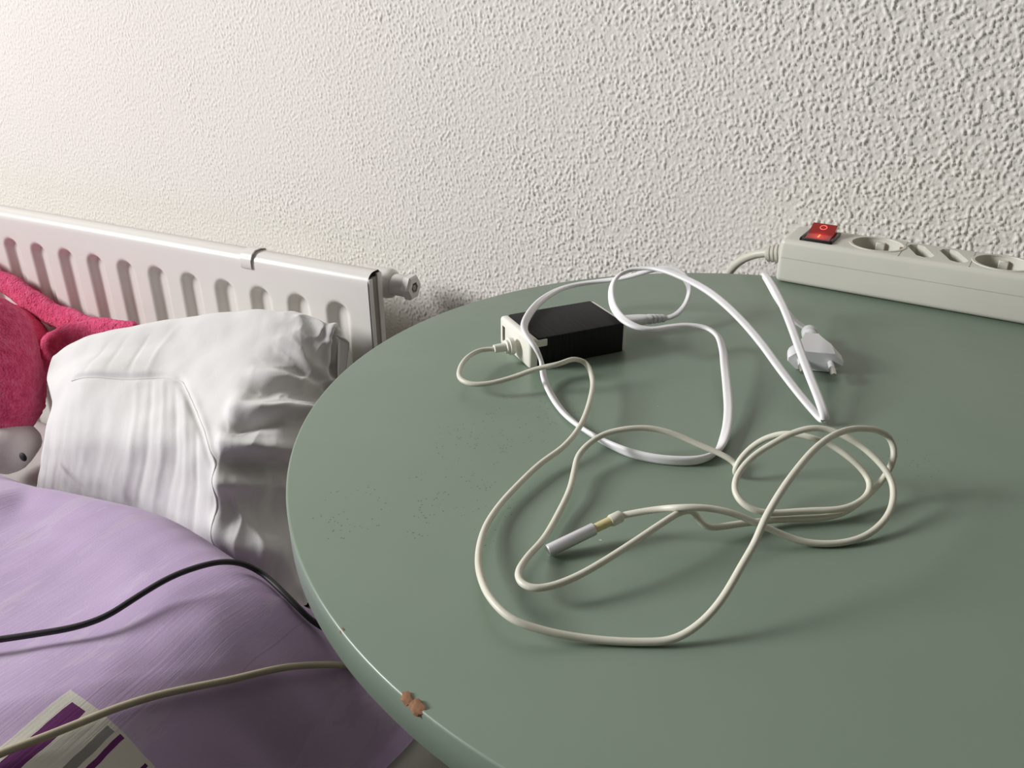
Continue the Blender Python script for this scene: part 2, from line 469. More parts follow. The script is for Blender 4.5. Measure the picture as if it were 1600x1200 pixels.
for a_, b_, c_, d_ in ((W_['y0'], W_['y1'], W_['z0'], W_['z0'] + .05), (W_['y0'], W_['y1'], W_['z1'] - .05, W_['z1']),
                       (W_['y0'], W_['y0'] + .05, W_['z0'] + .05, W_['z1'] - .05), (W_['y1'] - .05, W_['y1'], W_['z0'] + .05, W_['z1'] - .05)):
    add_box(bm, W_['x'] - 0.08, W_['x'] - 0.02, a_, b_, c_, d_)
wf = struct(obj('window_1', bm, M['radiator'], smooth=False))
glass = mat('window_glass', (1, 1, 1), 0.02); glass.node_tree.nodes['Principled BSDF'].inputs['Transmission Weight'].default_value = 1.0
obj('pane', box(W_['x'] - 0.054, W_['x'] - 0.05, W_['y0'] + .05, W_['y1'] - .05, W_['z0'] + .05, W_['z1'] - .05), glass, wf, smooth=False)

# ------------------------------------------------------------------ radiator
RX1, RY, RZT, RZB, RX0 = -0.4527, 0.225, 0.7045, 0.16, -1.50
PITCH, G0 = 0.05365, -0.5095     # groove spacing, left edge of the last groove
def radiator():
    t_ = thing('panel_radiator', 'white steel panel radiator with vertical grooves on the textured wall', 'radiator', (-0.95, RY, 0.10))
    ox, oy, oz = -0.95, RY, 0.10
    xs = np.concatenate([np.arange(RX0, RX1, 0.0022), [RX1]])
    zs = np.concatenate([np.arange(RZB, 0.60, 0.02), np.arange(0.60, RZT - 0.012, 0.0025)])
    XX, ZZ = np.meshgrid(xs, zs, indexing='ij')
    gw, gtop = 0.0285, 0.6675
    gc = G0 + gw / 2
    d = (XX - gc + PITCH / 2) % PITCH - PITCH / 2
    gi = np.round((XX - gc) / PITCH)
    inside = (gi <= 0) & (gi >= -18)
    r_ = gw / 2
    # rounded-top slot distance
    dz = np.maximum(0, ZZ - (gtop - r_))
    dist = np.sqrt(d ** 2 + dz ** 2)
    dep = np.clip((r_ + 0.002 - dist) / 0.010, 0, 1); dep = dep * dep * (3 - 2 * dep)
    dep = np.where(inside, dep, 0) * 0.0088
    X = np.stack([XX - ox, dep, ZZ - oz], -1)
    # rolled top lip: rows curving back over the top edge
    lip = []
    for k in range(1, 9):
        a = k / 8 * math.pi / 2
        row = np.stack([xs - ox, np.full(len(xs), 0.012 * (1 - math.cos(a)) + 0.0), np.full(len(xs), RZT - oz - 0.012 + 0.012 * math.sin(a))], -1)
        lip.append(row)
    lip.append(np.stack([xs - ox, np.full(len(xs), 0.020), np.full(len(xs), RZT - oz)], -1))
    lip.append(np.stack([xs - ox, np.full(len(xs), 0.023), np.full(len(xs), RZT - oz - 0.003)], -1))
    lip.append(np.stack([xs - ox, np.full(len(xs), 0.023), np.full(len(xs), RZB - oz)], -1))
    X = np.concatenate([X, np.stack(lip, 1)], 1)
    grid_mesh('front_panel', X, M['radiator'], t_)
    # right end: two welded edges with a dark seam between them
    obj('edge_flange', box(RX1 - ox - 0.001, RX1 - ox + 0.002, 0.001, 0.007, RZB - oz, RZT - oz - 0.006, 0.0009, 2), M['radiator'], t_)
    obj('edge_flange', box(RX1 - ox - 0.001, RX1 - ox + 0.002, 0.0155, 0.0235, RZB - oz, RZT - oz - 0.003, 0.0009, 2), M['radiator'], t_)
    obj('edge_seam', box(RX1 - ox - 0.002, RX1 - ox + 0.0004, 0.003, 0.021, RZB - oz, RZT - oz - 0.006), M['radiator_dark'], t_, smooth=False)
    bm = bmesh.new()   # convector fins welded on the back
    for k in range(38):
        x = RX0 + 0.04 + k * 0.026
        add_box(bm, x - ox, x - ox + 0.0015, 0.024, 0.052, RZB - oz + 0.05, RZT - oz - 0.04)
    f = obj('convector_fins', bm, M['radiator'], t_, smooth=False); f['kind'] = 'stuff'
    # clip hooked over the top edge
    bm = bmesh.new()
    cx = -0.6155 - ox
    prof = [(-0.0022, RZT - oz - 0.016), (-0.0022, RZT - oz - 0.008), (0.001, RZT - oz - 0.001), (0.007, RZT - oz + 0.0028), (0.016, RZT - oz + 0.003), (0.024, RZT - oz + 0.001), (0.026, RZT - oz - 0.012)]
    prev = None
    for y_, z_ in prof:
        ring = [bm.verts.new((cx - 0.0075, y_, z_)), bm.verts.new((cx + 0.0075, y_, z_)), bm.verts.new((cx + 0.0075, y_ + 0.0012, z_ - 0.0012)), bm.verts.new((cx - 0.0075, y_ + 0.0012, z_ - 0.0012))]
        if prev:
            for k in range(4): bm.faces.new((prev[k], prev[(k + 1) % 4], ring[(k + 1) % 4], ring[k]))
        else: bm.faces.new(ring)
        prev = ring
    bm.faces.new(prev)
    obj('top_clip', bm, M['radiator'], t_, angle=60)
    # tapping boss with bleed plug at the right end
    by, bz = 0.268 - oy, 0.6815 - oz
    bx = RX1 - ox
    obj('pipe_boss', lathe([(0, -0.03), (0.016, -0.03), (0.0165, -0.004), (0.0155, 0.001), (0.013, 0.0035), (0, 0.0035)], 28, axis_matrix((bx, by, bz), (1, 0, 0))), M['radiator'], t_)
    pl = obj('bleed_plug', lathe([(0, 0.002), (0.0118, 0.002), (0.0118, 0.019), (0.011, 0.0205), (0, 0.0205)], 24, axis_matrix((bx, by, bz), (1, 0, 0))), M['radiator'], t_)
    obj('hex_nut', lathe([(0, 0.0195), (0.0125, 0.0195), (0.0142, 0.021), (0.0142, 0.0275), (0.012, 0.0295), (0.0062, 0.0295), (0.0062, 0.024), (0, 0.024)], 6, axis_matrix((bx, by, bz), (1, 0, 0))), M['radiator'], pl, angle=20)
    obj('square_spindle', lathe([(0.0, 0.0235), (0.0058, 0.0241), (0.0058, 0.0245), (0.0034, 0.0245), (0.0032, 0.029), (0, 0.029)], 12, axis_matrix((bx, by, bz), (1, 0, 0))), M['radiator_dark'], pl)
    for x in (-1.3, -0.62):
        obj('wall_bracket', box(x - ox - 0.015, x - ox + 0.015, 0.05, YW - RY - 0.003, 0.45 - oz, 0.66 - oz), M['radiator'], t_, smooth=False)
    return t_
radiator()

# ------------------------------------------------------------------ round table
ZT = 0.75
TR, TH = 0.2755, 0.0185
def table():
    t_ = thing('round_table', 'small round sage green painted table with a chipped rim beside the bed', 'table', (0, 0, 0))
    b = 0.0013
    prof = [(0, ZT - TH), (TR - 0.001, ZT - TH), (TR, ZT - TH + 0.001)]
    for k in range(0, 7):
        a = k / 6 * math.pi / 2
        prof.append((TR - b + b * math.cos(a), ZT - b + b * math.sin(a)))
    prof.append((0, ZT))
    obj('tabletop', lathe(prof, 220), M['table'], t_, angle=60)
    # bare spots where the paint has chipped off the edge
    for k, (x, y, s_) in enumerate(CHIPS):
        bm = bmesh.new()
        bmesh.ops.create_icosphere(bm, subdivisions=2, radius=1.0)
        ang = math.atan2(y, x)
        for v_ in bm.verts:
            n_ = 1 + 0.35 * noise.noise(v_.co * 1.7 + Vector((k * 5, 0, 0)))
            v_.co = Vector((v_.co.x * s_ * 0.75 * n_, v_.co.y * s_ * 1.15 * n_, v_.co.z * s_ * 0.27 * n_))
        rr = TR - 0.0007
        obj('paint_chip', bm, M['chip'], t_, loc=(rr * math.cos(ang), rr * math.sin(ang), ZT - 0.0007), rot=(0, R(42), ang))
    obj('pedestal', lathe([(0, 0.03), (0.035, 0.03), (0.03, 0.06), (0.026, 0.4), (0.03, 0.70), (0.075, ZT - TH), (0, ZT - TH)], 32), M['table'], t_)
    obj('foot_disc', lathe([(0, 0), (0.105, 0), (0.11, 0.006), (0.10, 0.02), (0.05, 0.035), (0, 0.035)], 48), M['table'], t_)
CHIPS = [(-0.1257, -0.2437, 0.0016), (-0.0843, -0.2610, 0.0028), (-0.0787, -0.2624, 0.0034)]
table()

# ------------------------------------------------------------------ bed
def bed():
    b_ = thing('bed', 'low bed frame carrying the white mattress under the radiator', 'bed', (-0.85, -0.85, 0))
    bx, by = -0.85, -0.85
    obj('base_board', box(-0.66, 0.61, -1.02, 1.02, 0.16, 0.24, 0.01), M['wood'], b_)
    for sx in (-1, 1):
        for sy in (-1, 1):
            obj('leg', box(sx * 0.6 - 0.03, sx * 0.6 + 0.03, sy * 0.95 - 0.03, sy * 0.95 + 0.03, 0, 0.165, 0.004), M['wood'], b_)
    m_ = obj('mattress', box(-1.51, -0.218, -1.86, 0.185, 0.24, 0.4320, 0.030, 5), M['mattress'])
    tag(m_, 'white sheeted mattress on the bed beneath the lilac duvet', 'mattress')
bed()

# ---- lilac duvet: a dome inside a closed outline, rounded at its edge, soft creases
DUV_C = (-0.80, -0.80)
DUV_B = [(-0.8412, -0.0230), (-0.6969, -0.0129), (-0.6638, -0.0130), (-0.5858, -0.0031), (-0.5015, 0.0056), (-0.4028, -0.0160), (-0.3467, -0.0258), (-0.3173, -0.0261), (-0.2978, -0.0234), (-0.2563, -0.0351), (-0.2342, -0.0450), (-0.2460, -0.1600), (-0.2440, -0.4000), (-0.2440, -0.9000), (-0.2800, -1.7500), (-0.8000, -1.7800), (-1.4500, -1.7500), (-1.4800, -0.9000), (-1.4600, -0.3000), (-1.3000, -0.0600), (-1.1000, -0.0400)]
def duvet_grid(nt=760, nr=110):
    P = np.array(DUV_B); n = len(P); out = []
    for i in range(n):
        p0, p1, p2, p3 = P[i - 1], P[i], P[(i + 1) % n], P[(i + 2) % n]
        for t_ in np.linspace(0, 1, 24, endpoint=False):
            out.append(0.5 * ((2 * p1) + (-p0 + p2) * t_ + (2 * p0 - 5 * p1 + 4 * p2 - p3) * t_ ** 2 + (-p0 + 3 * p1 - 3 * p2 + p3) * t_ ** 3))
    out = np.array(out)
    seg = np.linalg.norm(np.diff(np.vstack([out, out[:1]]), axis=0), axis=1)
    # denser where the camera looks (right / back part of the outline)
    wgt = seg * np.where((out[:, 0] > -1.05) & (out[:, 1] > -0.6), 3.0, 1.0)
    cum = np.concatenate([[0], np.cumsum(wgt)])
    tt = np.linspace(0, cum[-1], nt, endpoint=False)
    closed = np.vstack([out, out[:1]])
    B = np.stack([np.interp(tt, cum, closed[:, k]) for k in range(2)], 1)
    c_ = np.array(DUV_C)
    rho = 1 - (1 - np.linspace(0, 1, nr)) ** 1.6
    XY = c_ + (B - c_)[:, None] * rho[None, :, None]
    dedge = np.linalg.norm(B - c_, axis=1)[:, None] * (1 - rho)[None]
    return B, XY, dedge
def duvet_height(x, y, dedge):
    e = np.clip(dedge / 0.075, 0, 1)
    prof = np.sqrt(np.clip(1 - (1 - e) ** 2.4, 0, 1))
    # the quilt lies high on the bed and runs down towards the table side
    k = np.clip((x + 0.435) / 0.185, 0, 1) ** 3.3
    lift = 0.149 - 0.128 * k
    z = 0.433 + (lift - 0.016) * prof + 0.016 * np.clip((dedge - 0.03) / 0.25, 0, 1) ** 0.8
    # broad hollows and ridges
    z = z + prof * (0.010 * np.sin(3.1 * (x * 0.8 + y) * 3.1 + 0.4) * np.sin(2.3 * (x - y) * 2.2 + 1.0))
    # crease running in from the corner under the table
    for (ax, ay, bx, by, wd, am) in DUV_F:
        vx, vy = bx - ax, by - ay; L2 = vx * vx + vy * vy
        s_ = np.clip(((x - ax) * vx + (y - ay) * vy) / L2, 0, 1)
        d = np.hypot(x - ax - s_ * vx, y - ay - s_ * vy)
        z = z + prof * am * np.exp(-(d / wd) ** 2) * np.sin(np.pi * np.clip(s_ * 0.9 + 0.08, 0, 1))
    return z
DUV_F = [(-0.6463, -0.0484, -0.3759, -0.1167, 0.0350, 0.0060), (-0.4353, -0.1223, -0.2600, -0.1359, 0.0300, 0.0060), (-0.3084, -0.1663, -0.2246, -0.1234, 0.0120, -0.0060), (-0.3146, -0.1302, -0.2513, -0.1014, 0.0130, 0.0040), (-0.2676, -0.1520, -0.2025, -0.1345, 0.0140, 0.0060), (-0.6649, -0.1315, -0.6170, -0.0815, 0.0320, 0.0100)]
B_, XY_, DE_ = duvet_grid()
Z_ = duvet_height(XY_[..., 0], XY_[..., 1], DE_)
flat = np.concatenate([XY_, Z_[..., None]], -1)
pts = flat.reshape(-1, 3)
Z_ = np.maximum(pts[:, 2] + 0.0018 * vnoise(pts, 14.0, 1) + 0.0008 * vnoise(pts, 45.0, 2), 0.4345).reshape(Z_.shape)
top = np.concatenate([XY_, Z_[..., None]], -1)
c_ = np.array(DUV_C)
skirt = np.concatenate([(c_ + (B_ - c_) * 0.99)[:, None], np.full((len(B_), 1, 1), 0.4334)], -1)
inner = np.concatenate([(c_ + (B_ - c_) * 0.002)[:, None], np.full((len(B_), 1, 1), 0.4334)], -1)
DG = np.concatenate([top, skirt, inner], 1)
PA = np.array([(-0.3744, -0.2186), (-0.0424, 0.9991), (-1.0000, -0.0077)])      # corner of the printed block, direction along its bars, direction across
rel = DG[..., :2] - PA[0]
# coordinates in the printed block's own skewed directions
Minv = np.linalg.inv(np.stack([PA[1], PA[2]], 1))
UV_ = rel @ Minv.T
dv = grid_mesh('lilac_duvet', DG, M['duvet'], closed_u=True, uv=UV_)
tag(dv, 'lilac duvet with a printed cream and purple block, spread on the bed', 'duvet')

# ------------------------------------------------------------------ white pillow leaning on the radiator
PIL = np.array([[(-0.8259, 0.0500, 0.4219), (-0.7660, 0.0350, 0.5161), (-0.7673, 0.0600, 0.5634), (-0.8062, 0.0850, 0.5714), (-0.8130, 0.1050, 0.5898), (-0.8600, 0.1400, 0.5500), (-0.8500, 0.1400, 0.4600)], [(-0.7964, 0.0550, 0.4187), (-0.7104, 0.0280, 0.5345), (-0.7251, 0.0660, 0.5956), (-0.7586, 0.0950, 0.5994), (-0.7830, 0.1250, 0.6078), (-0.8000, 0.1550, 0.5400), (-0.8000, 0.1500, 0.4600)], [(-0.6987, 0.0550, 0.4401), (-0.6274, 0.0280, 0.5564), (-0.6639, 0.0820, 0.6056), (-0.6983, 0.1200, 0.6145), (-0.7087, 0.1500, 0.6280), (-0.7200, 0.1800, 0.5500), (-0.7200, 0.1800, 0.4600)], [(-0.6099, 0.0500, 0.4503), (-0.5547, 0.0320, 0.5735), (-0.6108, 0.0980, 0.6079), (-0.6355, 0.1350, 0.6247), (-0.6381, 0.1700, 0.6465), (-0.6450, 0.2140, 0.5600), (-0.6450, 0.2000, 0.4600)], [(-0.5036, 0.0250, 0.4547), (-0.4930, 0.0250, 0.5625), (-0.5084, 0.0700, 0.6047), (-0.5278, 0.1350, 0.6315), (-0.5455, 0.1850, 0.6611), (-0.5700, 0.2170, 0.5700), (-0.5700, 0.2050, 0.4600)], [(-0.4326, 0.0120, 0.4319), (-0.4660, 0.0450, 0.5373), (-0.4689, 0.0850, 0.5895), (-0.4879, 0.1500, 0.6120), (-0.4882, 0.1950, 0.6576), (-0.5000, 0.2170, 0.5700), (-0.5000, 0.2080, 0.4600)], [(-0.4072, 0.0450, 0.4158), (-0.4528, 0.0850, 0.5058), (-0.4560, 0.1200, 0.5605), (-0.4742, 0.1800, 0.5946), (-0.4761, 0.2000, 0.6378), (-0.4600, 0.2150, 0.5600), (-0.4600, 0.2080, 0.4600)]])     # columns left to right, each a closed ring of points
def cr_eval(P, t, closed):
    n = len(P)
    out = np.zeros((len(t),) + P.shape[1:])
    for j, tt in enumerate(t):
        i = int(math.floor(tt)); f = tt - i
        g = (lambda k: P[k % n]) if closed else (lambda k: P[min(max(k, 0), n - 1)])
        p0, p1, p2, p3 = g(i - 1), g(i), g(i + 1), g(i + 2)
        out[j] = 0.5 * ((2 * p1) + (p2 - p0) * f + (2 * p0 - 5 * p1 + 4 * p2 - p3) * f * f + (3 * p1 - p0 - 3 * p2 + p3) * f ** 3)
    return out
NU, NV = 300, 320
tu = np.linspace(0, len(PIL) - 1, NU); tv = np.linspace(0, PIL.shape[1], NV, endpoint=False)
pil = cr_eval(PIL, tu, False)
pil = np.swapaxes(cr_eval(np.swapaxes(pil, 0, 1), tv, True), 0, 1)
def grid_normals(X):
    du = np.gradient(X, axis=0); dv_ = (np.roll(X, -1, 1) - np.roll(X, 1, 1))
    n_ = np.cross(du, dv_); n_ /= np.linalg.norm(n_, axis=-1)[..., None] + 1e-9
    if (n_ * (X - X.mean((0, 1)))).sum() < 0: n_ = -n_
    return n_
PN = grid_normals(pil)
TU, TV = np.meshgrid(tu, tv, indexing='ij')
disp = np.zeros_like(TU)
for (u0, v0, u1, v1, wd, am) in [(3.0500, 2.0000, 4.0000, 1.0000, 0.0900, -0.0040), (3.3500, 1.8000, 4.2000, 0.9000, 0.1000, 0.0030), (4.0000, 1.7500, 4.1500, 0.1000, 0.1600, 0.0060), (4.0000, 2.6000, 4.1000, 1.7000, 0.1600, 0.0050), (4.0500, 2.7500, 5.2000, 2.9500, 0.1100, 0.0081), (4.0500, 2.4500, 5.6000, 2.7500, 0.1400, -0.0081), (4.0500, 2.0500, 6.0000, 2.5000, 0.1100, 0.0135), (4.0500, 1.7500, 5.2000, 2.2000, 0.1400, -0.0121), (4.0500, 1.5000, 5.6000, 1.8500, 0.1100, 0.0135), (4.0500, 1.2200, 6.0000, 1.5000, 0.1400, -0.0135), (4.0500, 0.9800, 5.2000, 1.2000, 0.1100, 0.0121), (4.0500, 0.7500, 5.6000, 0.9200, 0.1400, -0.0108), (4.0500, 0.5500, 6.0000, 0.7000, 0.1100, 0.0121), (4.0500, 0.3200, 5.2000, 0.4500, 0.1400, -0.0108), (4.0500, 0.1000, 5.6000, 0.2000, 0.1100, 0.0108), (4.3000, 3.3500, 5.9000, 3.0500, 0.1000, 0.0040), (4.2000, 3.2000, 5.9000, 2.9000, 0.1000, -0.0040), (5.5500, 4.2000, 5.7500, 3.2000, 0.1000, -0.0070), (5.2000, 4.3000, 5.5000, 3.2000, 0.1200, 0.0040), (3.0000, 1.9000, 3.1000, 0.4000, 0.0600, -0.0012), (3.2000, 1.7500, 3.3500, 0.4000, 0.0700, 0.0016), (3.4500, 1.4000, 3.6000, 0.2000, 0.0600, -0.0018), (2.7500, 1.9000, 2.8500, 0.4000, 0.0600, 0.0010), (2.5000, 1.9000, 2.5500, 0.4000, 0.0600, -0.0010), (2.2000, 1.9000, 2.2500, 0.4000, 0.0700, 0.0010), (1.0000, 2.0000, 3.1000, 2.0000, 0.0700, -0.0040), (1.2000, 2.1000, 1.6000, 3.3000, 0.0500, -0.0007), (2.0000, 2.1000, 2.3000, 3.3000, 0.0500, -0.0008), (2.4000, 2.1000, 2.8000, 3.5000, 0.0600, 0.0007), (1.6000, 2.1000, 1.9000, 3.4000, 0.0500, -0.0006)]:      # folds as segments in (column, row) space
    vx, vy = u1 - u0, v1 - v0; L2 = vx * vx + vy * vy
    s_ = np.clip(((TU - u0) * vx + (TV - v0) * vy) / L2, 0, 1)
    d = np.hypot(TU - u0 - s_ * vx, TV - v0 - s_ * vy)
    disp += am * np.exp(-(d / wd) ** 2) * np.sin(np.pi * (0.08 + 0.84 * s_)) ** 0.7
fl = pil.reshape(-1, 3)
q = np.stack([TU.ravel() * 1.6, TV.ravel() * 0.35, np.zeros(TU.size)], 1)
front = np.clip(1 - np.abs(TV - 1.0) / 1.1, 0, 1)
disp += 0.0011 * front * (vnoise(q, 2.2, 4).reshape(TU.shape)) + 0.0006 * front * vnoise(q, 5.0, 8).reshape(TU.shape)
disp += 0.004 * vnoise(fl, 11.0, 3).reshape(TU.shape) + 0.0016 * vnoise(fl, 38.0, 5).reshape(TU.shape)
right = np.clip((TU - 3.9) / 0.6, 0, 1)
q2 = np.stack([TU.ravel() * 0.5 + 0.35 * TV.ravel(), TV.ravel() * 1.1 - 0.3 * TU.ravel(), np.zeros(TU.size)], 1)
rid = 1 - 2 * np.abs(vnoise(q2, 1.5, 11).reshape(TU.shape))
disp += right * 0.006 * (rid - 0.5) + right * 0.0028 * (1 - 2 * np.abs(vnoise(q2, 3.7, 17).reshape(TU.shape)))
pilX = pil + PN * disp[..., None]
pilX[..., 2] = np.maximum(pilX[..., 2], 0.4345)
pilX[..., 1] = np.minimum(pilX[..., 1], RY - 0.0015)
pr = thing('pillow', 'big white cotton pillow propped against the radiator', 'pillow', (-0.62, 0.10, 0.46))
off = np.array([-0.62, 0.10, 0.46])
grid_mesh('cover', pilX - off, M['pillow'], pr, closed_v=True, caps=(pilX[0].mean(0) - off, pilX[-1].mean(0) - off))
def pil_at(u, v_):
    i = int(round(u / (len(PIL) - 1) * (NU - 1))); j = int(round(v_ / PIL.shape[1] * NV)) % NV
    return pilX[i, j] + PN[i, j] * 0.0002 - off
for path in [[(0.90, 2.00), (2.00, 2.00), (3.10, 2.00)], [(3.10, 2.00), (3.50, 1.60), (4.00, 1.15)], [(4.00, 1.15), (4.05, 0.70), (4.10, 0.20)]]:
    pts = []
    for (u0, v0), (u1, v1) in zip(path, path[1:]):
        for s_ in np.linspace(0, 1, 14, endpoint=False): pts.append(pil_at(u0 + (u1 - u0) * s_, v0 + (v1 - v0) * s_))
    pts.append(pil_at(*path[-1]))
    obj('seam', tube(pts, 0.0008, 6, 0.003), M['pillow_seam'], pr)

# ------------------------------------------------------------------ pink plush toy
def blob_tube(pts, rads, name, m, parent, off, flat=1.0, namp=0.003, nseed=0, n=40):
    """soft stuffed limb: rings along a spline with changing radius, rounded ends"""
    C_ = spline([list(p) + [r_] for p, r_ in zip(pts, rads)], 0.003)
    P, rr = C_[:, :3], C_[:, 3].copy()
    s_ = np.concatenate([[0], np.cumsum(np.linalg.norm(np.diff(P, axis=0), axis=1))]); L = s_[-1]
    for e in (s_, L - s_):
        k = np.clip(e / np.maximum(rr, 1e-4), 0, 1); rr = rr * np.sqrt(np.clip(1 - (1 - k) ** 2, 0.0004, 1))
    T = np.gradient(P, axis=0); T /= np.linalg.norm(T, axis=1)[:, None] + 1e-12
    nrm = np.cross(T[0], (0, 1.0, 0)); nrm /= np.linalg.norm(nrm)
    X = np.zeros((len(P), n, 3))
    for i in range(len(P)):
        nrm = nrm - T[i] * (nrm @ T[i]); nrm /= np.linalg.norm(nrm); b = np.cross(T[i], nrm)
        a = np.arange(n) * 2 * math.pi / n
        X[i] = P[i] + rr[i] * (np.cos(a)[:, None] * nrm + flat * np.sin(a)[:, None] * b)
    N_ = grid_normals(X); fl_ = X.reshape(-1, 3)
    dd = namp * vnoise(fl_, 30, nseed) + namp * 0.35 * vnoise(fl_, 160, nseed + 2) + namp * 0.25 * vnoise(fl_, 330, nseed + 3)
    X = X + N_ * dd.reshape(X.shape[:2])[..., None]
    X[..., 2] = np.maximum(X[..., 2], 0.4345)
    X[..., 1] = np.minimum(X[..., 1], RY - 0.0015)
    X = X - np.array(off)
    return grid_mesh(name, X, m, parent, closed_v=True, caps=(X[0].mean(0), X[-1].mean(0)))
PL = {'head': ([(-0.9584, 0.1150, 0.6244), (-0.9269, 0.1000, 0.5982), (-0.8974, 0.0850, 0.5602), (-0.8884, 0.0720, 0.5171), (-0.8786, 0.0600, 0.4819)], [0.0450, 0.0540, 0.0520, 0.0480, 0.0460]), 'muzzle': ([(-0.8888, 0.0700, 0.5093), (-0.8734, 0.0550, 0.4771), (-0.8659, 0.0450, 0.4492)], [0.0400, 0.0415, 0.0340]), 'limb_a': ([(-1.1145, 0.2050, 0.6372), (-1.0572, 0.2060, 0.6164), (-0.9992, 0.2060, 0.5976), (-0.9471, 0.2050, 0.5807), (-0.8917, 0.2040, 0.5784), (-0.8525, 0.2020, 0.5828)], [0.0140, 0.0150, 0.0170, 0.0170, 0.0140, 0.0090]), 'limb_b': ([(-0.9646, 0.1750, 0.5032), (-0.9246, 0.1780, 0.5444), (-0.8818, 0.1800, 0.5707), (-0.8261, 0.1820, 0.5898), (-0.7632, 0.1840, 0.6065)], [0.0240, 0.0220, 0.0180, 0.0145, 0.0060]), 'body': ([(-1.1330, 0.1600, 0.5373), (-1.0414, 0.1650, 0.5433), (-0.9767, 0.1650, 0.5420), (-0.9465, 0.1500, 0.4946)], [0.0600, 0.0550, 0.0450, 0.0300]), 'eye': (-0.7527, 0.0050, 0.5245)}
po = (-0.93, 0.09, 0.41)
pt = thing('plush_toy', 'hot pink plush toy animal with a white muzzle slumped against the radiator', 'plush toy', po)
for nm, key, m_, fl_, am in (('head', 'head', 'pink', 0.95, 0.004), ('muzzle', 'muzzle', 'muzzle', 0.95, 0.002), ('limb', 'limb_a', 'pink', 0.7, 0.003), ('limb', 'limb_b', 'pink', 0.75, 0.003), ('body', 'body', 'pink', 0.9, 0.004)):
    blob_tube(PL[key][0], PL[key][1], nm, M[m_], pt, po, fl_, am, 7)
bm = bmesh.new(); bmesh.ops.create_uvsphere(bm, u_segments=16, v_segments=10, radius=0.0050)
for v_ in bm.verts: v_.co.y *= 0.5
obj('eye', bm, M['black_felt'], pt, loc=tuple(np.array(PL['eye']) - np.array(po)))

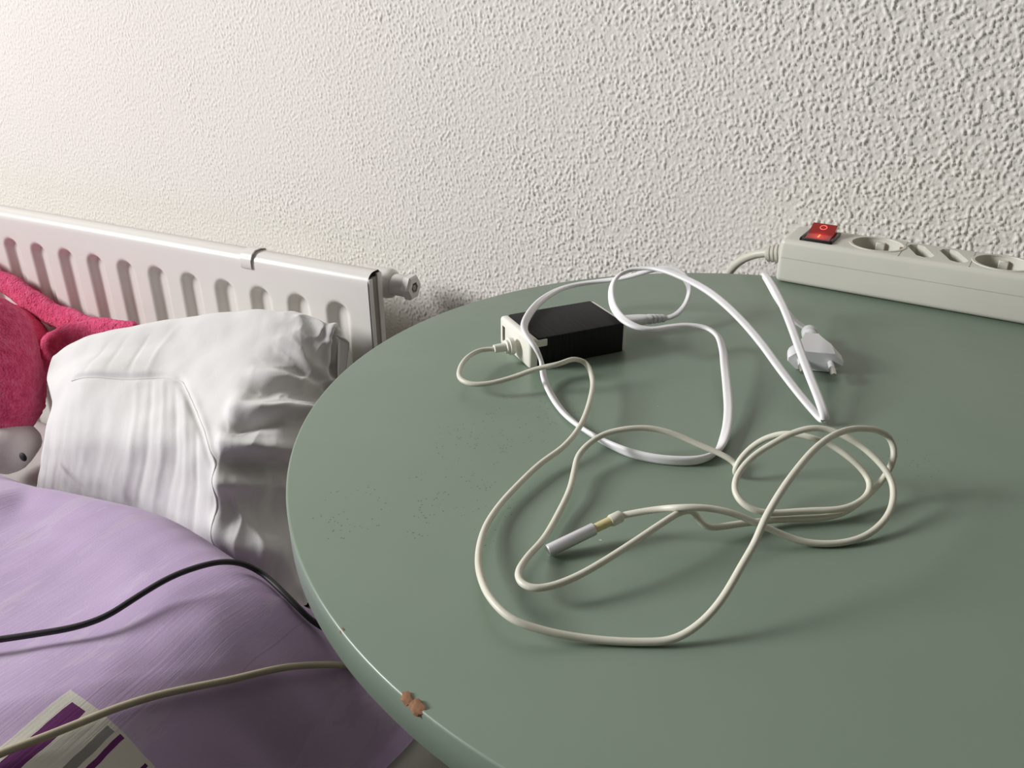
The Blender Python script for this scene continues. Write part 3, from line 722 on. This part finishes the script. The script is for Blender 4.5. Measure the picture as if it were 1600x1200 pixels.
# ------------------------------------------------------------------ power strip
def power_strip():
    L, D, H_ = 0.285, 0.0505, 0.0365
    t_ = thing('power_strip', 'long off-white power strip with a lit red switch at the back of the table', 'power strip', (-0.0545, 0.2545, ZT + 0.0004), R(-6.04))
    body = obj('housing', box(0, L, 0, D, 0.0, H_, 0.0042, 4), M['strip'], t_)
    cs = []
    def cyl(x, y, r_, z0, z1, n=48, taper=0.0):
        c_ = obj('cutter', lathe([(0, z0), (r_ - taper, z0), (r_, z1), (0, z1)], n), None, t_); c_.location = (x, y, 0); cs.append(c_); return c_
    SCH = [(0.0705, 0.0262), (0.160, 0.0262), (0.249, 0.0262)]
    for x, y in SCH: cyl(x, y, 0.0196, H_ - 0.0175, H_ + 0.01, taper=0.0008)
    SLOT = [(0.1025, 0.0262), (0.1262, 0.0262), (0.1925, 0.0262), (0.2162, 0.0262)]
    ang = math.atan2(-0.91, 0.42)
    for x, y in SLOT:
        bm = bmesh.new()
        sh = [(-0.0172, -0.0028), (-0.0172, 0.0028), (-0.0125, 0.0066), (0.0125, 0.0066), (0.0172, 0.0028), (0.0172, -0.0028), (0.0125, -0.0066), (-0.0125, -0.0066)]
        lo = [bm.verts.new((a, b, H_ - 0.014)) for a, b in sh]; hi = [bm.verts.new((a, b, H_ + 0.01)) for a, b in sh]
        bm.faces.new(lo[::-1]); bm.faces.new(hi)
        for k in range(8): bm.faces.new((lo[k], lo[(k + 1) % 8], hi[(k + 1) % 8], hi[k]))
        c_ = obj('cutter', bm, None, t_, smooth=False); c_.location = (x, y, 0); c_.rotation_euler = (0, 0, ang); cs.append(c_)
    # fine grooves: module joints across the top and the joint of the two shells along the side
    for x in (0.0903, 0.1396, 0.1796, 0.2290):
        cs.append(obj('cutter', box(x - 0.0004, x + 0.0004, 0.0025, D - 0.0025, H_ - 0.0006, H_ + 0.01), None, t_, smooth=False))
    bm = bmesh.new()
    add_box(bm, 0.003, L + 0.01, -0.01, 0.0005, 0.0208, 0.0213)
    cs.append(obj('cutter', bm, None, t_, smooth=False))
    cut(body, cs)
    for x, y in SCH:
        s_ = obj('earthed_socket', lathe([(0.0192, H_ + 0.0005), (0.0212, H_ + 0.0005), (0.0217, H_ - 0.0003), (0.0190, H_ - 0.0004), (0.0192, H_ + 0.0005)], 48), M['strip'], t_, loc=(x, y, 0))
        for sg in (-1, 1):
            obj('guide_rib', box(-0.0035, 0.0035, sg * 0.0175 - 0.0025, sg * 0.0175 + 0.0025, H_ - 0.0172, H_ - 0.003, 0.0006, 1), M['strip'], s_)
            e_ = obj('earth_clip', box(sg * 0.0178 - 0.0010, sg * 0.0178 + 0.0010, -0.0032, 0.0032, H_ - 0.0165, H_ - 0.0010, 0.0004, 1), M['brass'], s_); e_.rotation_euler = (0, 0, R(12))
            h_ = obj('pin_hole', lathe([(0, H_ - 0.0174), (0.0026, H_ - 0.0174), (0.0026, H_ - 0.0172), (0, H_ - 0.0172)], 16, Matrix.Translation((sg * 0.0095, 0, 0))), M['strip_dark'], s_); h_.rotation_euler = (0, 0, R(102))
    # illuminated rocker switch
    sx, sy = 0.0268, 0.0205
    fr = bmesh.new()
    w_, d_ = 0.0128, 0.0158
    add_box(fr, -w_, w_, -d_, -d_ + 0.0028, H_ - 0.0005, H_ + 0.0022, 0.0006, 2); add_box(fr, -w_, w_, d_ - 0.0028, d_, H_ - 0.0005, H_ + 0.0022, 0.0006, 2)
    add_box(fr, -w_, -w_ + 0.0026, -d_, d_, H_ - 0.0005, H_ + 0.0022, 0.0006, 2); add_box(fr, w_ - 0.0026, w_, -d_, d_, H_ - 0.0005, H_ + 0.0022, 0.0006, 2)
    add_box(fr, -w_ + .002, w_ - .002, -d_ + .002, d_ - .002, H_ - 0.0005, H_ + 0.0006)
    sw = obj('switch', fr, M['switch_black'], t_, loc=(sx, sy, 0))
    bm = bmesh.new()   # rocker: pressed at the front, standing up at the back
    a_, b_ = 0.0098, 0.0126
    prof = [(-b_, H_ + 0.0008), (-b_, H_ + 0.0019), (-0.001, H_ + 0.0030), (b_ - 0.0005, H_ + 0.0090), (b_, H_ + 0.0080), (b_, H_ + 0.0008)]
    lft = [bm.verts.new((-a_, y, z)) for y, z in prof]; rgt = [bm.verts.new((a_, y, z)) for y, z in prof]
    bm.faces.new(lft[::-1]); bm.faces.new(rgt)
    for k in range(6): bm.faces.new((lft[k], lft[(k + 1) % 6], rgt[(k + 1) % 6], rgt[k]))
    bmesh.ops.bevel(bm, geom=list(bm.edges), offset=0.0004, segments=1, affect='EDGES')
    for v_ in bm.verts: v_.co.z -= H_
    rk = obj('rocker', bm, M['rocker'], sw, loc=(0, 0, H_), smooth=False)
    sl = math.atan2(0.0060, b_ - 0.0005 + 0.001)
    bm = bmesh.new()   # off mark: a ring lying on the raised half
    Rg, rg = 0.0026, 0.00035
    vs = [[bm.verts.new(((Rg + rg * math.cos(b)) * math.cos(a), (Rg + rg * math.cos(b)) * math.sin(a), rg * math.sin(b))) for b in np.arange(6) * math.pi / 3] for a in np.arange(24) * math.pi / 12]
    for i in range(24):
        for j in range(6): bm.faces.new((vs[i][j], vs[(i + 1) % 24][j], vs[(i + 1) % 24][(j + 1) % 6], vs[i][(j + 1) % 6]))
    o_ = obj('off_mark', bm, M['rocker_mark'], sw); o_.location = (0, 0.0070, H_ + 0.0030 + 0.008 * math.tan(sl) + 0.0002); o_.rotation_euler = (sl, 0, 0)
    o_ = obj('on_mark', box(-0.0006, 0.0006, -0.0032, 0.0032, -0.0002, 0.0003, 0.0002, 1), M['rocker_lamp'], sw); o_.location = (0, -0.0052, H_ + 0.00255); o_.rotation_euler = (R(5.4), 0, 0)
    # ribbed strain relief and cord dropping behind the table
    prof = [(0, 0.004), (0.0098, 0.004), (0.0098, -0.002), (0.0085, -0.003)]
    for k in range(4):
        z = -0.003 - k * 0.0034
        prof += [(0.0086 - k * 0.0005, z - 0.0004), (0.0086 - k * 0.0005, z - 0.0022), (0.0070 - k * 0.0004, z - 0.0024), (0.0070 - k * 0.0004, z - 0.0033)]
    prof += [(0, -0.0185)]
    obj('strain_relief', lathe(prof, 24, axis_matrix((0.0, 0.0270, 0.0170), (1, 0.10, 0.16))), M['strip'], t_)
    inv = (Matrix.Translation((-0.0545, 0.2545, ZT)) @ Matrix.Rotation(R(-6.04), 4, 'Z')).inverted()
    pts = [inv @ Vector(p) for p in [(-0.0610, 0.2830, 0.7655), (-0.0740, 0.2865, 0.7625), (-0.0860, 0.2905, 0.7560), (-0.0970, 0.2955, 0.7450), (-0.1050, 0.2985, 0.7280), (-0.1100, 0.2995, 0.7000), (-0.1120, 0.2995, 0.6000), (-0.1100, 0.2995, 0.4000), (-0.1050, 0.2990, 0.1500), (-0.1000, 0.2990, 0.0040)]]
    obj('cord', tube([tuple(p) for p in pts], 0.0037, 14, 0.003), M['cord'], t_)
power_strip()

# ------------------------------------------------------------------ laptop power adapter wrapped in black tape
def adapter():
    L, Wd, H_ = 0.0735, 0.0470, 0.0212
    t_ = thing('power_adapter', 'power adapter wrapped in black tape with cream end caps on the green table', 'adapter', (-0.1633, 0.0052, ZT), R(51.2))
    # local: x along the length (away from the DC end), y across towards the left
    obj('taped_sleeve', box(0.0062, L - 0.0025, 0.0, Wd, 0.0, H_, 0.0011, 2), M['tape'], t_)
    cap = obj('end_cap', box(0.0, 0.0066, -0.0003, Wd + 0.0003, 0.0, H_ - 0.0002, 0.0022, 3), M['cream'], t_)
    tab = obj('cap_lip', box(0.0050, 0.0128, -0.0006, 0.004, H_ - 0.0062, H_ - 0.0012, 0.0005, 1), M['cream'], t_)
    obj('end_cap', box(L - 0.0042, L, 0.0002, Wd - 0.0002, 0.0006, H_ - 0.0006, 0.0012, 2), M['cream'], t_)
    hole = obj('cutter', box(-0.004, 0.004, 0.0385, 0.0428, 0.0045, 0.0155), None, t_, smooth=False)
    cut(cap, [hole])
    obj('port_shell', box(0.0005, 0.0032, 0.0382, 0.0392, 0.0046, 0.0154), M['steel'], cap, smooth=False)
    obj('port_tongue', box(0.0008, 0.0038, 0.0400, 0.0414, 0.0055, 0.0145), M['strip_dark'], cap, smooth=False)
    return t_
adapter()

# ------------------------------------------------------------------ low-voltage cable of the adapter
dc = thing('charging_cable', 'thin yellowed charging cable looping over the green table to a silver tip', 'cable', (-0.05, -0.08, ZT))
dco = np.array([-0.05, -0.08, ZT])
DCP = np.array([(-0.1889, 0.0049, 0.7601), (-0.1955, -0.0007, 0.7601), (-0.1980, -0.0134, 0.7601), (-0.1940, -0.0319, 0.7596), (-0.1879, -0.0419, 0.7586), (-0.1793, -0.0445, 0.7581), (-0.1688, -0.0394, 0.7586), (-0.1584, -0.0298, 0.7606), (-0.1459, -0.0199, 0.7651), (-0.1352, -0.0133, 0.7676), (-0.1298, 0.0003, 0.7666), (-0.1247, 0.0048, 0.7636), (-0.1147, -0.0080, 0.7606), (-0.1047, -0.0363, 0.7606), (-0.0985, -0.0676, 0.7596), (-0.0994, -0.0873, 0.7576), (-0.1044, -0.1047, 0.7556), (-0.1066, -0.1249, 0.7546), (-0.1071, -0.1461, 0.7541), (-0.1043, -0.1655, 0.7546), (-0.0958, -0.1875, 0.7566), (-0.0864, -0.2020, 0.7586), (-0.0763, -0.2122, 0.7596), (-0.0646, -0.2174, 0.7586), (-0.0523, -0.2146, 0.7556), (-0.0364, -0.2080, 0.7526), (-0.0185, -0.2000, 0.7518), (-0.0077, -0.1941, 0.7526), (-0.0002, -0.1866, 0.7566), (0.0053, -0.1766, 0.7626), (0.0095, -0.1618, 0.7716), (0.0118, -0.1517, 0.7766), (0.0130, -0.1454, 0.7826), (0.0147, -0.1367, 0.7866), (0.0169, -0.1256, 0.7896), (0.0198, -0.1117, 0.7916), (0.0235, -0.0954, 0.7926), (0.0285, -0.0800, 0.7926), (0.0344, -0.0660, 0.7906), (0.0411, -0.0551, 0.7876), (0.0478, -0.0462, 0.7836), (0.0531, -0.0412, 0.7786), (0.0562, -0.0424, 0.7736), (0.0566, -0.0470, 0.7676), (0.0543, -0.0514, 0.7616), (0.0508, -0.0583, 0.7576), (0.0461, -0.0673, 0.7546), (0.0400, -0.0777, 0.7531), (0.0322, -0.0850, 0.7526), (0.0228, -0.0907, 0.7526), (0.0135, -0.0971, 0.7531), (0.0057, -0.1043, 0.7541), (-0.0023, -0.1129, 0.7556), (-0.0084, -0.1197, 0.7566), (-0.0127, -0.1238, 0.7576), (-0.0161, -0.1247, 0.7596), (-0.0185, -0.1233, 0.7621), (-0.0200, -0.1237, 0.7646), (-0.0240, -0.1283, 0.7656), (-0.0299, -0.1413, 0.7651), (-0.0368, -0.1569, 0.7636), (-0.0449, -0.1735, 0.7616), (-0.0518, -0.1843, 0.7596), (-0.0592, -0.1934, 0.7586), (-0.0652, -0.1977, 0.7586), (-0.0708, -0.1969, 0.7586), (-0.0744, -0.1924, 0.7586), (-0.0768, -0.1795, 0.7566), (-0.0773, -0.1598, 0.7541), (-0.0792, -0.1398, 0.7541), (-0.0816, -0.1205, 0.7556), (-0.0863, -0.1030, 0.7566), (-0.0882, -0.0944, 0.7586), (-0.0866, -0.0853, 0.7611), (-0.0812, -0.0747, 0.7636), (-0.0714, -0.0676, 0.7656), (-0.0610, -0.0617, 0.7656), (-0.0497, -0.0582, 0.7636), (-0.0360, -0.0564, 0.7596), (-0.0240, -0.0557, 0.7566), (-0.0177, -0.0561, 0.7546), (-0.0158, -0.0557, 0.7531), (-0.0134, -0.0593, 0.7521), (-0.0128, -0.0644, 0.7521), (-0.0136, -0.0666, 0.7536), (-0.0134, -0.0656, 0.7576), (-0.0121, -0.0630, 0.7606), (-0.0093, -0.0585, 0.7646), (-0.0042, -0.0550, 0.7696), (0.0025, -0.0534, 0.7736), (0.0088, -0.0530, 0.7756), (0.0167, -0.0524, 0.7756), (0.0233, -0.0520, 0.7746), (0.0301, -0.0520, 0.7726), (0.0374, -0.0532, 0.7696), (0.0435, -0.0539, 0.7656), (0.0478, -0.0563, 0.7621), (0.0494, -0.0602, 0.7596), (0.0487, -0.0645, 0.7576), (0.0458, -0.0715, 0.7571), (0.0415, -0.0781, 0.7568), (0.0360, -0.0829, 0.7568), (0.0284, -0.0872, 0.7568), (0.0210, -0.0918, 0.7568), (0.0130, -0.0976, 0.7571), (0.0068, -0.1017, 0.7581), (0.0014, -0.1034, 0.7596), (-0.0037, -0.1023, 0.7616), (-0.0073, -0.0982, 0.7636), (-0.0086, -0.0915, 0.7661), (-0.0071, -0.0832, 0.7691), (-0.0029, -0.0741, 0.7726), (0.0038, -0.0665, 0.7766), (0.0101, -0.0597, 0.7796), (0.0163, -0.0555, 0.7816), (0.0216, -0.0523, 0.7816), (0.0279, -0.0506, 0.7806), (0.0338, -0.0507, 0.7791), (0.0413, -0.0501, 0.7756), (0.0492, -0.0526, 0.7716), (0.0553, -0.0562, 0.7676), (0.0588, -0.0601, 0.7636), (0.0601, -0.0664, 0.7596), (0.0592, -0.0751, 0.7566), (0.0558, -0.0842, 0.7541), (0.0510, -0.0920, 0.7526), (0.0441, -0.0989, 0.7518), (0.0357, -0.1044, 0.7518), (0.0270, -0.1082, 0.7526), (0.0191, -0.1108, 0.7551), (0.0118, -0.1137, 0.7586), (0.0059, -0.1164, 0.7616), (0.0006, -0.1182, 0.7641), (-0.0057, -0.1211, 0.7666), (-0.0120, -0.1240, 0.7681), (-0.0180, -0.1275, 0.7691), (-0.0253, -0.1306, 0.7686), (-0.0327, -0.1296, 0.7651), (-0.0407, -0.1322, 0.7628), (-0.0458, -0.1350, 0.7616), (-0.0489, -0.1361, 0.7606), (-0.0505, -0.1382, 0.7601)])
obj('cable', tube((DCP - dco).tolist(), 0.00155, 12, 0.0016), M['dc_cream'], dc)
G = [(-0.1810, 0.0126, 0.7605), (-0.1885, 0.0041, 0.7605)]
g0, g1 = Vector(G[0]) - Vector(dco), Vector(G[1]) - Vector(dco)
obj('strain_relief', lathe([(0, -0.002), (0.0058, -0.002), (0.0058, 0.0010), (0.0047, 0.0014), (0.0047, 0.0030), (0.0030, 0.0034), (0.0027, (g1 - g0).length), (0, (g1 - g0).length)], 24, axis_matrix(g0, g1 - g0)), M['cream'], dc)
TIP = [(-0.0724, -0.1665, 0.7533), (-0.0494, -0.1367, 0.7605)]
t0, t1 = Vector(TIP[0]) - Vector(dco), Vector(TIP[1]) - Vector(dco)
A_ = axis_matrix(t0, t1 - t0); LT = (t1 - t0).length
pg = obj('connector_tip', lathe([(0, 0.0), (0.0026, 0.0), (0.0029, 0.0004), (0.0029, LT * 0.615), (0.0026, LT * 0.62), (0, LT * 0.62)], 28, A_), M['alu'], dc)
obj('yellowed_neck', lathe([(0, LT * 0.60), (0.0021, LT * 0.60), (0.0022, LT * 0.85), (0, LT * 0.85)], 24, A_), M['yellow'], pg)
obj('collar', lathe([(0, LT * 0.845), (0.0026, LT * 0.845), (0.0028, LT * 0.86), (0.0028, LT * 0.985), (0.0024, LT), (0, LT)], 24, A_), M['dc_cream'], pg)

# ------------------------------------------------------------------ white mains lead
ml = thing('mains_lead', 'white flat mains lead with a two-pin plug curling across the green table', 'cable', (-0.03, 0.06, ZT))
mlo = np.array([-0.03, 0.06, ZT])
MLP = np.array([(-0.1065, 0.1100, 0.7586, 0.0000), (-0.1001, 0.1132, 0.7606, 0.0000), (-0.0967, 0.1233, 0.7636, 30.0000), (-0.0959, 0.1339, 0.7686, 55.0000), (-0.0978, 0.1422, 0.7746, 60.0000), (-0.1037, 0.1456, 0.7806, 40.0000), (-0.1125, 0.1478, 0.7836, 20.0000), (-0.1226, 0.1453, 0.7836, 5.0000), (-0.1329, 0.1393, 0.7806, 0.0000), (-0.1464, 0.1356, 0.7756, 0.0000), (-0.1629, 0.1321, 0.7716, 0.0000), (-0.1765, 0.1203, 0.7706, 0.0000), (-0.1827, 0.0982, 0.7726, 0.0000), (-0.1830, 0.0650, 0.7746, 15.0000), (-0.1784, 0.0343, 0.7746, 30.0000), (-0.1724, 0.0159, 0.7741, 35.0000), (-0.1629, 0.0028, 0.7736, 30.0000), (-0.1550, -0.0023, 0.7696, 35.0000), (-0.1512, -0.0025, 0.7616, 45.0000), (-0.1452, -0.0116, 0.7556, 40.0000), (-0.1330, -0.0269, 0.7528, 30.0000), (-0.1176, -0.0432, 0.7520, 30.0000), (-0.1024, -0.0548, 0.7522, 40.0000), (-0.0867, -0.0637, 0.7526, 60.0000), (-0.0699, -0.0694, 0.7528, 85.0000), (-0.0557, -0.0696, 0.7528, 88.0000), (-0.0429, -0.0661, 0.7528, 88.0000), (-0.0327, -0.0596, 0.7528, 80.0000), (-0.0272, -0.0479, 0.7527, 50.0000), (-0.0274, -0.0291, 0.7533, 15.0000), (-0.0312, -0.0066, 0.7556, 5.0000), (-0.0387, 0.0198, 0.7586, 0.0000), (-0.0465, 0.0445, 0.7616, -10.0000), (-0.0528, 0.0641, 0.7636, -20.0000), (-0.0610, 0.0809, 0.7656, -25.0000), (-0.0699, 0.0862, 0.7671, -15.0000), (-0.0812, 0.0823, 0.7681, 0.0000), (-0.0910, 0.0701, 0.7696, 0.0000), (-0.0988, 0.0564, 0.7716, 0.0000), (-0.1076, 0.0522, 0.7731, 10.0000), (-0.1182, 0.0567, 0.7746, 25.0000), (-0.1296, 0.0690, 0.7766, 40.0000), (-0.1377, 0.0840, 0.7796, 50.0000), (-0.1431, 0.1019, 0.7826, 50.0000), (-0.1421, 0.1148, 0.7856, 40.0000), (-0.1352, 0.1229, 0.7876, 25.0000), (-0.1239, 0.1251, 0.7896, 10.0000), (-0.1097, 0.1207, 0.7906, -5.0000), (-0.0934, 0.1134, 0.7896, -15.0000), (-0.0772, 0.1041, 0.7876, -18.0000), (-0.0615, 0.0917, 0.7846, -15.0000), (-0.0448, 0.0769, 0.7796, -10.0000), (-0.0283, 0.0598, 0.7736, -8.0000), (-0.0123, 0.0424, 0.7661, -5.0000), (0.0024, 0.0278, 0.7591, 0.0000), (0.0124, 0.0190, 0.7546, 0.0000), (0.0180, 0.0141, 0.7525, 0.0000), (0.0199, 0.0125, 0.7529, 0.0000), (0.0185, 0.0138, 0.7561, 0.0000), (0.0130, 0.0253, 0.7606, 0.0000), (0.0053, 0.0404, 0.7656, 0.0000), (-0.0040, 0.0606, 0.7711, 0.0000), (-0.0135, 0.0825, 0.7766, 0.0000), (-0.0252, 0.1107, 0.7811, 0.0000), (-0.0374, 0.1394, 0.7836, 0.0000), (-0.0456, 0.1583, 0.7841, 0.0000), (-0.0496, 0.1693, 0.7826, 0.0000), (-0.0460, 0.1664, 0.7791, 0.0000), (-0.0342, 0.1468, 0.7731, 0.0000), (-0.0227, 0.1349, 0.7661, 0.0000), (-0.0146, 0.1355, 0.7606, 0.0000), (-0.0098, 0.1382, 0.7576, 0.0000), (-0.0080, 0.1360, 0.7568, 0.0000)])
MLP[:, :3] -= mlo
obj('cable', flat_cord(MLP.tolist(), 0.0054, 0.0031), M['mains_white'], ml)
C7 = [(-0.1285, 0.0910, 0.7600), (-0.1050, 0.1111, 0.7590)]
c0, c1 = Vector(C7[0]) - Vector(mlo), Vector(C7[1]) - Vector(mlo)
CM = axis_matrix(c0, c1 - c0); LC = (c1 - c0).length
def oval(bm, secs, mtx, n=28, p=2.6):
    prev = None
    for (a, b, z) in secs:
        ring = []
        for k in range(n):
            q_ = 2 * math.pi * k / n; cc, ss = math.cos(q_), math.sin(q_)
            ring.append(bm.verts.new(mtx @ Vector((a * math.copysign(abs(cc) ** (2 / p), cc), b * math.copysign(abs(ss) ** (2 / p), ss), z))))
        if prev:
            for k in range(n): bm.faces.new((prev[k], prev[(k + 1) % n], ring[(k + 1) % n], ring[k]))
        else: bm.faces.new(ring[::-1])
        prev = ring
    bm.faces.new(prev)
    return bm
secs = [(0.0078, 0.0043, 0.0), (0.0080, 0.0046, 0.0012), (0.0076, 0.0046, LC * 0.38), (0.0054, 0.0045, LC * 0.50), (0.0052, 0.0044, LC * 0.55)]
for k in range(4):
    z = LC * (0.57 + 0.105 * k)
    secs += [(0.0054 - k * 0.0003, 0.0047 - k * 0.0003, z), (0.0054 - k * 0.0003, 0.0047 - k * 0.0003, z + LC * 0.058), (0.0035, 0.0030, z + LC * 0.062), (0.0035, 0.0030, z + LC * 0.102)]
secs = [(a * 0.72, b * 0.72, z) for a, b, z in secs]
obj('appliance_connector', oval(bmesh.new(), secs, CM), M['plug_white'], ml, angle=50)
PG = [(-0.0089, 0.1357, 0.7572), (0.0029, 0.0852, 0.7572)]
p0, p1 = Vector(PG[0]) - Vector(mlo), Vector(PG[1]) - Vector(mlo)     # strain relief end -> pin face
PM = axis_matrix(p0, p1 - p0); LP = (p1 - p0).length
bm = bmesh.new()
def hexsec(w, h, z, tip=0.55):
    return [PM @ Vector(q_ + (z,)) for q_ in ((-w, 0.0012), (-w * tip, h), (w * tip, h), (w, 0.0012), (w, -0.0012), (w * tip, -h), (-w * tip, -h), (-w, -0.0012))]
prev = None
for w_, h_, z_, tp in ((0.0056, 0.0048, LP * 0.28, 0.8), (0.0065, 0.0054, LP * 0.38, 0.8), (0.0105, 0.0062, LP * 0.54, 0.7), (0.0155, 0.0066, LP * 0.68, 0.65), (0.0168, 0.0067, LP * 0.78, 0.64), (0.0171, 0.0067, LP * 0.99, 0.64), (0.0168, 0.0064, LP, 0.64)):
    ring = [bm.verts.new(c_) for c_ in hexsec(w_, h_, z_, tp)]
    if prev:
        for k in range(8): bm.faces.new((prev[k], prev[(k + 1) % 8], ring[(k + 1) % 8], ring[k]))
    else: bm.faces.new(ring[::-1])
    prev = ring
bm.faces.new(prev)
pl = obj('mains_plug', bm, M['plug_white'], ml, angle=30)
obj('strain_relief', lathe([(0, 0), (0.0048, 0), (0.0053, 0.0006), (0.0053, LP * 0.10), (0.0046, LP * 0.11), (0.0046, LP * 0.15), (0.0052, LP * 0.16), (0.0052, LP * 0.24), (0.0046, LP * 0.25), (0.0052, LP * 0.33), (0, LP * 0.33)], 22, PM), M['plug_white'], pl)
for sg in (-1, 1):
    pn = obj('pin_sleeve', lathe([(0, LP - 0.001), (0.0019, LP - 0.001), (0.0019, LP + 0.009), (0, LP + 0.009)], 16, PM @ Matrix.Translation((sg * 0.0093, 0, 0))), M['plug_white'], pl)
    obj('pin', lathe([(0, LP + 0.008), (0.0020, LP + 0.009), (0.0020, LP + 0.017), (0.0014, LP + 0.0187), (0, LP + 0.019)], 16, PM @ Matrix.Translation((sg * 0.0093, 0, 0))), M['steel'], pl)

# ------------------------------------------------------------------ cables on the bed
tag(obj('black_cable', tube([(-0.4610, -0.2301, 0.5874), (-0.4455, -0.2145, 0.5857), (-0.4286, -0.1991, 0.5849), (-0.4120, -0.1827, 0.5844), (-0.4023, -0.1673, 0.5849), (-0.3965, -0.1446, 0.5873), (-0.3908, -0.1223, 0.5889), (-0.3865, -0.1009, 0.5850), (-0.3805, -0.0822, 0.5793), (-0.3740, -0.0671, 0.5690), (-0.3643, -0.0598, 0.5585), (-0.3393, -0.0657, 0.5544), (-0.3200, -0.0681, 0.5449), (-0.3102, -0.0653, 0.5339), (-0.2250, -0.0300, 0.4780), (-0.1880, 0.0120, 0.4200), (-0.1500, 0.0300, 0.0060)], 0.00225, 14, 0.003), M['black_cable']), 'black rubber cable arching over the lilac duvet', 'cable')
tag(obj('beige_cable', tube([(-0.3704, -0.2895, 0.5838), (-0.3646, -0.2713, 0.5820), (-0.3567, -0.2536, 0.5792), (-0.3497, -0.2342, 0.5756), (-0.3422, -0.2135, 0.5719), (-0.3336, -0.1926, 0.5665), (-0.3233, -0.1717, 0.5595), (-0.3123, -0.1498, 0.5513), (-0.3028, -0.1301, 0.5449), (-0.2966, -0.1121, 0.5363), (-0.2907, -0.0929, 0.5237), (-0.2847, -0.0724, 0.5081), (-0.2809, -0.0589, 0.4951), (-0.2320, -0.0620, 0.4880), (-0.1970, -0.0300, 0.4350), (-0.1550, -0.0300, 0.2000), (-0.1500, -0.0300, 0.0060)], 0.0025, 14, 0.003), M['beige_cable']), 'beige cable lying across the printed corner of the lilac duvet', 'cable')
